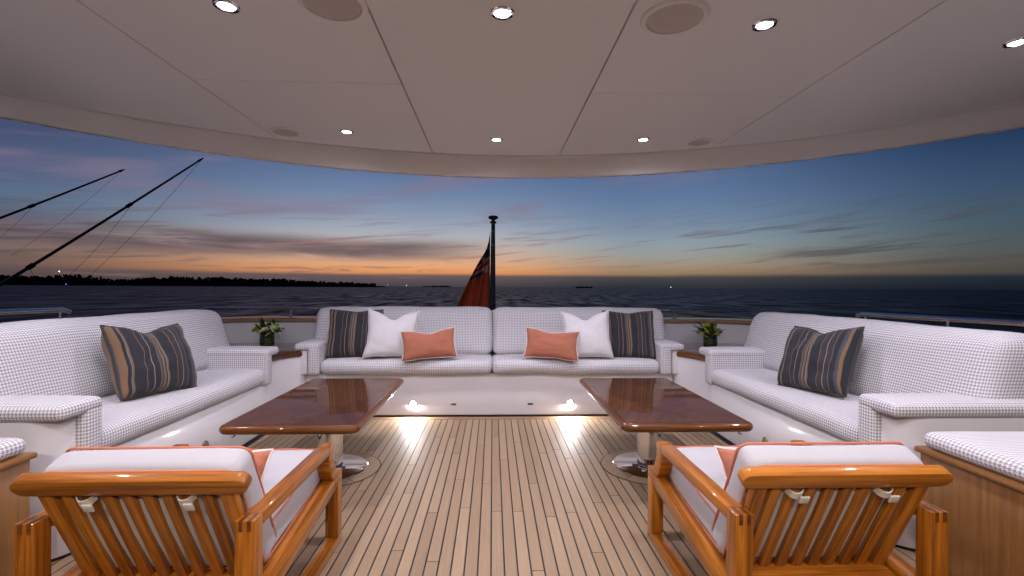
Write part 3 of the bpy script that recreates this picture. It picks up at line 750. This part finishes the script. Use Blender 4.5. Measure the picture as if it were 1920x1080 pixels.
# ------------------------------------------------------------------ coffee tables
def coffee_table(s, label):
    t_ = empty('coffee_table', (s * 0.97, 2.92, 0)); tag(t_, label, 'table', 'varnished coffee tables')
    hx, hy, r_ = 0.335, 0.61, 0.05
    def outline(d): 
        o = []
        for cx, cy, a0 in ((hx - r_, hy - r_, 0), (-hx + r_, hy - r_, 90), (-hx + r_, -hy + r_, 180), (hx - r_, -hy + r_, 270)):
            o += [(cx + (r_ - d) * math.cos(R(a0 + q * 15)), cy + (r_ - d) * math.sin(R(a0 + q * 15))) for q in range(7)]
        return o
    bm = bmesh.new(); prev = None; first = None
    prof_ = [(0.026, 0.4325)] + [(0.024 - 0.024 * math.sin(R(a)), 0.411 + 0.0225 * math.cos(R(a))) for a in range(0, 181, 20)] + [(0.03, 0.3885)]
    lay = bm.loops.layers.uv.verify()
    for d, z in prof_:
        ring = [bm.verts.new((x, y, z)) for x, y in outline(max(d, 0) if d < 0.05 else 0.049)]
        if prev:
            for i in range(len(ring)): bm.faces.new((prev[i], prev[(i + 1) % len(ring)], ring[(i + 1) % len(ring)], ring[i]))
        else: first = ring
        prev = ring
    bm.faces.new(prev); bm.faces.new(first); bmesh.ops.recalc_face_normals(bm, faces=bm.faces)
    edge = finish(bm, 'table_edge', 'walnut_edge', t_, 0)
    # four quarter-matched veneers laid on the top, meeting on a diagonal diamond
    zt = 0.4335; ix, iy = hx - 0.028, hy - 0.028
    quads = [([(-ix, -iy), (0.0, -iy), (-ix, iy * 0.35)], 28), ([(0.0, -iy), (ix, -iy), (ix, iy * 0.35)], -28),
             ([(0.0, -iy), (ix, iy * 0.35), (ix, iy), (0, iy)], 62), ([(0.0, -iy), (0, iy), (-ix, iy), (-ix, iy * 0.35)], -62)]
    for q, (pp, ang) in enumerate(quads):
        bm = bmesh.new(); f_ = bm.faces.new([bm.verts.new((x, y, zt)) for x, y in pp]); bm.normal_update()
        if f_.normal.z < 0: f_.normal_flip()
        lay = bm.loops.layers.uv.verify(); ca, sa = math.cos(R(ang)), math.sin(R(ang))
        for l in f_.loops: l[lay].uv = (l.vert.co.x * sa + l.vert.co.y * ca, l.vert.co.x * ca - l.vert.co.y * sa)
        finish(bm, 'veneer', 'walnut', t_, uv=False, smooth=False)
    col = lathe('column', [(0.064, 0.015), (0.064, 0.055), (0.073, 0.057), (0.073, 0.3875)], 'chrome', t_, 40)
    lathe('foot_plate', [(0.0, 0.0036), (0.217, 0.0036), (0.219, 0.010), (0.213, 0.015), (0.0, 0.0155)], 'chrome', t_, 64)
    tube('foot_seal', [(0.068 * math.cos(a * 0.2094), 0.068 * math.sin(a * 0.2094), 0.026) for a in range(30)], 0.006, 'rubber', t_, 8, True)
coffee_table(-1, 'glossy dark walnut pedestal table on the left, before the left armchair')
coffee_table(1, 'glossy dark walnut pedestal table on the right, before the right armchair')

# ------------------------------------------------------------------ pillows
def bm_pillow(bm, w, h, t, pinch=0.07, chop=0.0, n=22, wr=0.006, seed=0, edge=0.0):
    lay = bm.loops.layers.uv.verify(); grid = {}
    def pt(i, j, sd):
        u = -1 + 2 * i / n; v = -1 + 2 * j / n
        x = u * w / 2 * (1 - pinch * (1 - v * v) * abs(u) ** 1.5); y = v * h / 2 * (1 - pinch * (1 - u * u) * abs(v) ** 1.5)
        e = max(0.0, (1 - u * u) * (1 - v * v)); z = sd * (t / 2) * e ** 0.42
        if edge: z += sd * edge / 2 * (1 - abs(v) ** 10)* (abs(u) ** 6) * (1 if 0 < i < n else 0)
        if chop:
            g_ = math.exp(-(u / 0.34) ** 2) * max(0, (v + 0.25) / 1.25) ** 2
            y -= chop * g_; z *= 1 - 0.35 * g_
            y += chop * 0.35 * (abs(u) ** 3) * max(0, v) ** 2
        nz = noise.noise_vector(Vector((u * 2.2 + seed * 7.3, v * 2.2 + sd, seed * 1.7)))
        nz2 = noise.noise_vector(Vector((u * 6 + seed * 3.3, v * 6 + sd, seed * 2.7)))
        b_ = 0 if i in (0, n) or j in (0, n) else 1
        return Vector((x + nz.x * wr, y + nz.y * wr, z + b_ * sd * (nz.z * wr * 1.6 + nz2.z * wr * 0.7)))
    def vert(i, j, sd):
        if i in (0, n) or j in (0, n): sd_ = 0
        else: sd_ = sd
        k_ = (i, j, sd_)
        if k_ not in grid: grid[k_] = bm.verts.new(pt(i, j, sd if sd_ else 1))
        return grid[k_]
    for sd in (1, -1):
        for i in range(n):
            for j in range(n):
                q = [(i, j), (i + 1, j), (i + 1, j + 1), (i, j + 1)]
                if sd < 0: q.reverse()
                f_ = bm.faces.new([vert(a, b_, sd) for a, b_ in q])
                for l, (a, b_) in zip(f_.loops, q): l[lay].uv = ((-1 + 2 * a / n) * w / 2, (-1 + 2 * b_ / n) * h / 2)
    border = [(i, 0) for i in range(n)] + [(n, j) for j in range(n)] + [(n - i, n) for i in range(n)] + [(0, n - j) for j in range(n)]
    return [grid[(i, j, 0)].co.copy() for i, j in border]
def pillow(name, label, cat, group, w, h, t, m, pipe, base, yaw, lean, roll=0.0, pr=0.004, chop=0.0, pinch=0.07, seed=0, wr=0.006, edge=0.0):
    root = empty(name, base); tag(root, label, cat, group)
    rot = Matrix.Rotation(R(yaw), 4, 'Z') @ Matrix.Rotation(R(90 - lean), 4, 'X') @ Matrix.Rotation(R(roll), 4, 'Z')
    root.rotation_euler = rot.to_euler()
    bm = bmesh.new(); brd = bm_pillow(bm, w, h, t, pinch, chop, 26, wr, seed, edge)
    lo = min((rot @ v.co).z for v in bm.verts)
    off = Vector((0, 0, -lo)); lo_l = rot.inverted() @ off
    for v in bm.verts: v.co += lo_l
    cv = finish(bm, 'cover', m, root, uv=False, angle=180)
    if pipe: tube('piping', [q + lo_l for q in brd], pr, pipe, root, 6, True)
    return root
ST = 'striped pillows'; WH = 'white pillows on the stern sofa'; CO = 'coral pillows'
zs = SEATZ + 0.004
pillow('striped_pillow', 'dark striped pillow at the left end of the stern sofa', 'pillow', ST, 0.45, 0.42, 0.15, 'striped_cloth', 'dark_piping', (-1.185, 4.20, zs), 4, 18, 0, 0.006, 0.012, 0.05, 1, 0.006, 0.03)
pillow('striped_pillow', 'dark striped pillow at the right end of the stern sofa', 'pillow', ST, 0.45, 0.42, 0.13, 'striped_cloth', 'dark_piping', (1.205, 4.20, zs), -4, 18, 0, 0.006, 0.012, 0.05, 2, 0.006, 0.03)
pillow('white_pillow', 'white pillow with a dented top, left of the flagpole', 'pillow', WH, 0.44, 0.41, 0.14, 'white_linen', 'white_piping', (-0.86, 4.13, zs), 3, 20, -2, 0.003, 0.060, 0.10, 3)
pillow('white_pillow', 'white pillow with a dented top, right of the flagpole', 'pillow', WH, 0.43, 0.41, 0.14, 'white_linen', 'white_piping', (0.815, 4.13, zs), -3, 20, 2, 0.003, 0.055, 0.10, 4)
pillow('coral_pillow', 'coral lumbar pillow on the stern sofa, left of the flagpole', 'pillow', CO, 0.46, 0.25, 0.12, 'coral_linen', 'white_piping', (-0.53, 4.03, zs), 8, 20, 4, 0.004, 0.025, 0.09, 5)
pillow('coral_pillow', 'coral lumbar pillow on the stern sofa, right of the flagpole', 'pillow', CO, 0.46, 0.25, 0.12, 'coral_linen', 'white_piping', (0.50, 4.03, zs), -8, 20, -4, 0.004, 0.02, 0.09, 6)
pillow('striped_pillow', 'big dark striped pillow leaning on the left side sofa', 'pillow', ST, 0.43, 0.40, 0.18, 'striped_cloth', 'dark_piping', (-1.90, 2.76, zs), 74, 25, -4, 0.006, 0.035, 0.05, 7, 0.008, 0.06)
pillow('striped_pillow', 'big dark striped pillow leaning on the right side sofa', 'pillow', ST, 0.43, 0.40, 0.18, 'striped_cloth', 'dark_piping', (1.93, 2.77, zs), -74, 25, 4, 0.006, 0.03, 0.05, 8, 0.008, 0.06)

# ------------------------------------------------------------------ armchairs
def piping_loop(hx, hy, r_, z): 
    o = []
    for cx, cy, a0 in ((hx - r_, hy - r_, 0), (-hx + r_, hy - r_, 90), (-hx + r_, -hy + r_, 180), (hx - r_, -hy + r_, 270)):
        o += [(cx + r_ * math.cos(R(a0 + q * 22.5)), cy + r_ * math.sin(R(a0 + q * 22.5)), z) for q in range(5)]
    # subdivide the straight runs so the cord can follow small waves
    out = []
    for a, b_ in zip(o, o[1:] + o[:1]):
        a = Vector(a); b_ = Vector(b_); n = max(1, int((b_ - a).length / 0.05))
        out += [a + (b_ - a) * i / n for i in range(n)]
    return [q + Vector((0, 0, 0.002 * math.sin(37 * (q.x + q.y)))) for q in out]
def armchair(x, y, rz, label):
    t_ = empty('armchair', (x, y, 0), R(rz)); tag(t_, label, 'armchair', 'teak armchairs with white cushions')
    wd = 'varnished_teak'
    for s in (-1, 1):
        xc = s * 0.289; a, b_ = xc - 0.0265, xc + 0.0265
        ps = box('rear_post', (a, 0.0, 0.034), (b_, 0.053, 0.456), wd, t_, 0.003, 2)
        for q in (-0.010, 0.013):
            box('finger_joint', (xc + q - 0.0055, -0.0006, 0.427), (xc + q + 0.0055, 0.046, 0.4566), 'end_grain', ps, 0)
        box('armrest', (a, 0.0535, 0.420), (b_, 0.612, 0.456), wd, t_, 0.006, 1, 3)
        fr = [(.6125, .456), (.655, .456), (.660, .448), (.656, .43), (.657, .405), (.668, .372), (.692, .342), (.725, .322), (.752, .316), (.770, .312), (.770, .268),
              (.716, .268), (.700, .274), (.664, .297), (.632, .330), (.612, .368), (.606, .40), (.606, .4195), (.6125, .4195)]
        prism('front_bracket', fr, a, b_, wd, t_, 0, 0.003, 1)
        box('front_post', (a, 0.716, 0.034), (b_, 0.770, 0.2675), wd, t_, 0.003, 2)
        box('runner', (a, 0.0, 0.0), (b_, 0.770, 0.0335), wd, t_, 0.003, 1)
        # sloping seat rail
        ln = math.hypot(0.665, 0.085); an = math.atan2(0.085, 0.665)
        box('seat_rail', (-0.025, 0, -0.055), (0.025, ln, 0), wd, t_, 0.003, 1, loc=(xc, 0.0535, 0.222), rot=(an, 0, 0))
    box('rear_rail', (-0.262, 0.10, 0.150), (0.262, 0.135, 0.205), wd, t_, 0.003, 0)
    box('front_rail', (-0.262, 0.70, 0.215), (0.262, 0.735, 0.275), wd, t_, 0.003, 0)
    box('seat_board', (-0.258, 0, -0.008), (0.258, 0.60, 0), wd, t_, 0.002, 0, loc=(0, 0.125, 0.208), rot=(math.atan2(.085, .665), 0, 0))
    # reclined back: stiles, slats, bottom rail and a bull-nosed top rail
    bk = empty('back', (0, 0.178, 0.200)); bk.parent = t_; an = math.atan2(0.170, 0.345); bk.rotation_euler = (an, 0, 0)
    HB = 0.385
    slat_x = [(-0.258, -0.220)] + [(-0.2085 + q * 0.0528, -0.2085 + q * 0.0528 + 0.040) for q in range(8)] + [(0.220, 0.258)]
    for q, (x0, x1) in enumerate(slat_x):
        if q in (0, 9): box('stile', (x0, -0.012, -0.02), (x1, 0.014, HB), wd, bk, 0.003, 2)
        else: box('slat', (x0 + 0.005, -0.008, 0.0), (x1 - 0.005, 0.010, HB), wd, bk, 0.003, 2)
    box('bottom_rail', (-0.219, -0.004, -0.03), (0.219, 0.022, 0.006), wd, bk, 0.003, 0)
    h2 = 0.0265
    pts = [(0.306 - h2 + h2 * math.cos(R(q)), HB + h2 - 0.004 + h2 * math.sin(R(q))) for q in range(-90, 91, 15)]
    pts += [(-x_, z_) for x_, z_ in reversed(pts)]
    prism('top_rail', pts, -0.021, 0.015, wd, bk, 1, 0.004, 0, 2)
    # back cushion with coral cord and two webbing straps round the slats
    CW, CH_, CT = 0.53, 0.42, 0.100
    bc = empty('back_cushion', (0, 0.012 + CT / 2 + 0.004, 0.245)); bc.parent = bk
    bc2 = soft('back_cushion', (CW, CT, CH_), 0.032, 'cushion_canvas', bk, (0.004, 0.012, 0.006), 0.05, (0, 0.014 + CT / 2, 0.220), wob=0.006, seed=x * 5)
    bpy.data.objects.remove(bc)
    for yy in (-CT / 2 + 0.006, CT / 2 - 0.006):
        lp = piping_loop(CW / 2 - 0.004, CH_ / 2 - 0.004, 0.03, 0)
        tube('piping', [(q.x, yy, q.y) for q in lp], 0.0042, 'coral_piping', bc2, 6, True)
    for sx in (slat_x[2], slat_x[7]):
        xm = (sx[0] + sx[1]) / 2; bm = bmesh.new(); n = 14; r1, r2 = 0.026, 0.028
        loop = [(xm + 0.027 * math.cos(R(a)), 0.014 - 0.040 * max(0, math.sin(R(a))) ** 0.8, 0) for a in [180 - 180 * q / n for q in range(n + 1)]]
        for hz, rows_ in ((0, None),):
            V = []
            for q, (lx, ly, lz) in enumerate(loop):
                dz = -0.010 * math.sin(math.pi * q / n) + 0.004 * (q / n)
                V.append([bm.verts.new((lx, ly, HB - 0.032 + dz)), bm.verts.new((lx, ly, HB - 0.010 + dz)),
                          bm.verts.new((lx * 1 + (xm - lx) * 0.08, ly + 0.003, HB - 0.010 + dz)), bm.verts.new((lx + (xm - lx) * 0.08, ly + 0.003, HB - 0.032 + dz))])
            for a_, b2 in zip(V, V[1:]):
                for j in range(4): bm.faces.new((a_[j], a_[(j + 1) % 4], b2[(j + 1) % 4], b2[j]))
            bm.faces.new(V[0]); bm.faces.new(V[-1])
        bm_box(bm, (xm + 0.004, -0.0345, HB - 0.048), (xm + 0.030, -0.029, HB - 0.024), 0.001)
        bmesh.ops.recalc_face_normals(bm, faces=bm.faces)
        finish(bm, 'strap', 'strap_webbing', bc2, loc=(0, -0.014 - CT / 2, -0.220))
    sc_ = soft('seat_cushion', (0.522, 0.575, 0.112), 0.032, 'cushion_canvas', t_, (0.004, 0.004, 0.014), 0.05, (0, 0.462, 0.318), (math.atan2(.085, .665), 0, 0), wob=0.005, seed=x * 3 + 1)
    for zz in (-0.050, 0.050):
        tube('piping', piping_loop(0.257, 0.2835, 0.03, zz), 0.0042, 'coral_piping', sc_, 6, True)
armchair(-0.9625, 1.335, 0, 'teak armchair at the lower left, seen from behind')
armchair(1.008, 1.335, 0, 'teak armchair at the lower right, seen from behind')
pillow('coral_pillow', 'coral pillow tucked in the left armchair', 'pillow', CO, 0.42, 0.25, 0.10, 'coral_linen', 'white_piping', (-0.965, 1.63, 0.300), 180, -24, 0, 0.004, 0.02, 0.08, 11)
pillow('coral_pillow', 'coral pillow tucked in the right armchair', 'pillow', CO, 0.42, 0.25, 0.10, 'coral_linen', 'white_piping', (1.008, 1.63, 0.300), 180, -24, 0, 0.004, 0.02, 0.08, 12)

# ------------------------------------------------------------------ cushioned benches in the near corners
def bench(s, label):
    t_ = empty('bench', (s * 1.95, 1.1, 0)); tag(t_, label, 'bench', 'cushioned wooden benches')
    def bx_(n, x0, x1, y0, y1, z0, z1, m, bev, grain):
        a, b_ = sorted((s * (x0 - 1.95), s * (x1 - 1.95)))
        return box(n, (a, y0 - 1.1, z0), (b_, y1 - 1.1, z1), m, t_, bev, grain)
    bx_('cabinet', 1.562, 2.45, 0.55, 1.690, 0.0, 0.507, 'bench_oak', 0.004, 2)
    bx_('rim', 1.548, 2.46, 0.54, 1.702, 0.5075, 0.528, 'bench_oak', 0.006, 1)
    bm = bmesh.new()
    bm_soft(bm, (0.90, 1.13, 0.060), 0.029, (0.002, 0.002, 0.008), 0.06, c=(s * (2.008 - 1.95), 1.122 - 1.1, 0.558), wob=0.003)
    finish(bm, 'seat_cushion', 'houndstooth', t_, uv=False, angle=180)
bench(-1, 'wooden bench with houndstooth cushion in the lower left corner')
bench(1, 'wooden bench with houndstooth cushion in the lower right corner')

# ------------------------------------------------------------------ flagstaff and flag
fp = empty('flagstaff', (0.0, 4.90, 0.79)); tag(fp, 'dark tapered flagstaff with a round brass-lit truck behind the stern sofa', 'flagstaff')
lathe('pole', [(0.031, -0.10), (0.030, 0.10), (0.026, 0.5), (0.019, 0.995)], 'pole_navy', fp, 20)
lathe('socket', [(0.040, -0.02), (0.040, 0.06), (0.034, 0.075)], 'chrome', fp, 20)
lathe('cleat', [(0.0, 0.955), (0.031, 0.957), (0.034, 0.966), (0.031, 0.975), (0.0, 0.977)], 'dark_metal', fp, 20)
lathe('truck', [(0.012, 0.995), (0.03, 0.998), (0.047, 1.006), (0.052, 1.017), (0.047, 1.028), (0.03, 1.034), (0.0, 1.036)], 'dark_metal', fp, 28)
fl = empty('flag', (-0.02, 4.90, 0.79)); tag(fl, 'red ensign hanging limp from the flagstaff', 'flag')
bm = bmesh.new(); lay = bm.loops.layers.uv.verify(); NU, NV_ = 26, 30; V = []
for j in range(NV_ + 1):
    v_ = j / NV_; row = []
    for i in range(NU + 1):
        u_ = i / NU; z = -0.12 + 0.99 * v_
        wdt = 0.43 * (1 - v_) ** 0.80 + 0.004
        x_ = -0.012 - wdt * u_ * (1 - 0.12 * math.sin(u_ * 3)); sag = -0.16 * u_ * v_
        y_ = 0.045 * math.sin(u_ * 9 + v_ * 3) * (0.3 + u_) * (1 - v_ * 0.6) + 0.02 * math.sin(u_ * 21 + 2)
        row.append(bm.verts.new((x_, y_, z + sag)))
    V.append(row)
for j in range(NV_):
    for i in range(NU):
        f_ = bm.faces.new((V[j][i], V[j][i + 1], V[j + 1][i + 1], V[j + 1][i]))
        for l, (a, b_) in zip(f_.loops, ((i, j), (i + 1, j), (i + 1, j + 1), (i, j + 1))): l[lay].uv = (a / NU * 0.5, b_ / NV_)
cl = finish(bm, 'cloth', 'flag_cloth', fl, uv=False, angle=180)
md = cl.modifiers.new('thickness', 'SOLIDIFY'); md.thickness = 0.002

# ------------------------------------------------------------------ outriggers of a boat lying off the port quarter
def pix(u, v, y):
    d = ray_dir(u, v); return Vector((0, 0, 1.1)) + d * (y / d.y)
def outrigger(tip, base, y0, y1, rings, r0, r1, label, lines):
    a = pix(*tip, y1); b_ = pix(*base, y0)
    b_ = b_ + (b_ - a).normalized() * 2.2
    t_ = empty('outrigger', b_); tag(t_, label, 'outrigger', 'fishing outriggers')
    ax_ = a - b_
    n = 24
    tube('pole', [ax_ * (i / n) + Vector((0, 0, -0.05 * math.sin(math.pi * i / n))) for i in range(n + 1)], [r0 + (r1 - r0) * i / n for i in range(n + 1)], 'carbon_pole', t_, 10)
    def on(fr): return ax_ * fr + Vector((0, 0, -0.05 * math.sin(math.pi * fr)))
    d = ax_.normalized()
    for fr in rings:
        rr = r0 + (r1 - r0) * fr; c_ = on(fr); bm = bmesh.new()
        bm_tube(bm, [c_ - d * 0.04, c_ + d * 0.04], rr * 1.55, 12)
        finish(bm, 'guide_ring', 'dark_metal', t_)
    bm = bmesh.new(); bm_tube(bm, [ax_ - d * 0.03, ax_ + d * 0.05], [r1 * 1.7, r1 * 0.6], 10); finish(bm, 'tip', 'dark_metal', t_)
    for fr, (u, v, yy), w in lines:
        e_ = pix(u, v, yy) - b_; s_ = on(fr) + Vector((0, 0, -0.03)); bm = bmesh.new()
        bm_tube(bm, [s_ + (e_ - s_) * (i / 12) + Vector((0, 0, -0.06 * math.sin(math.pi * i / 12))) for i in range(13)], w, 5)
        finish(bm, 'line', 'fishing_line', t_)
outrigger((376, 300), (0, 527), 6.3, 6.8, (0.32, 0.52, 0.79), 0.030, 0.011, 'long black outrigger pole slanting up to the right, nearer the sofa',
          [(0.995, (160, 525, 6.6), 0.0022), (0.79, (120, 525, 6.5), 0.0022), (0.52, (75, 530, 6.4), 0.0022), (0.32, (30, 575, 6.3), 0.003)])
outrigger((228, 320), (-60, 425), 7.5, 7.9, (0.70,), 0.027, 0.012, 'shorter black outrigger pole higher up at the left edge',
          [(0.99, (20, 480, 7.6), 0.002), (0.70, (-40, 470, 7.6), 0.002)])

# ------------------------------------------------------------------ far lights
def far_light(u, v, y, m, r_, label):
    p_ = pix(u, v, y); t_ = empty('light_mast', (p_.x, p_.y, -2.6)); tag(t_, label, 'light')
    tube('mast', [(0, 0, 0), (0, 0, p_.z + 2.6)], r_ * 0.22, 'dark_metal', t_, 6)
    lathe('lamp', [(0.0, -r_), (r_ * 0.8, -r_ * 0.6), (r_, 0.0), (r_ * 0.8, r_ * 0.6), (0.0, r_)], m, t_, 12, loc=(0, 0, p_.z + 2.6))
far_light(111, 509, 1495, 'beacon_glow', 1.3, 'white light on a mast above the island at far left')
far_light(124, 533, 1450, 'blue_glow', 1.1, 'small blue light at the island shore at far left')
far_light(695, 534, 2500, 'beacon_glow', 0.6, 'tiny harbour light just right of the island tip')
far_light(727, 534, 2500, 'beacon_glow', 0.8, 'second tiny harbour light right of the island tip')
far_light(762, 535, 2500, 'beacon_glow', 0.8, 'third tiny harbour light right of the island tip')
far_light(1258, 538.5, 2500, 'beacon_glow', 0.9, 'tiny white light on the open horizon right of the flagstaff')
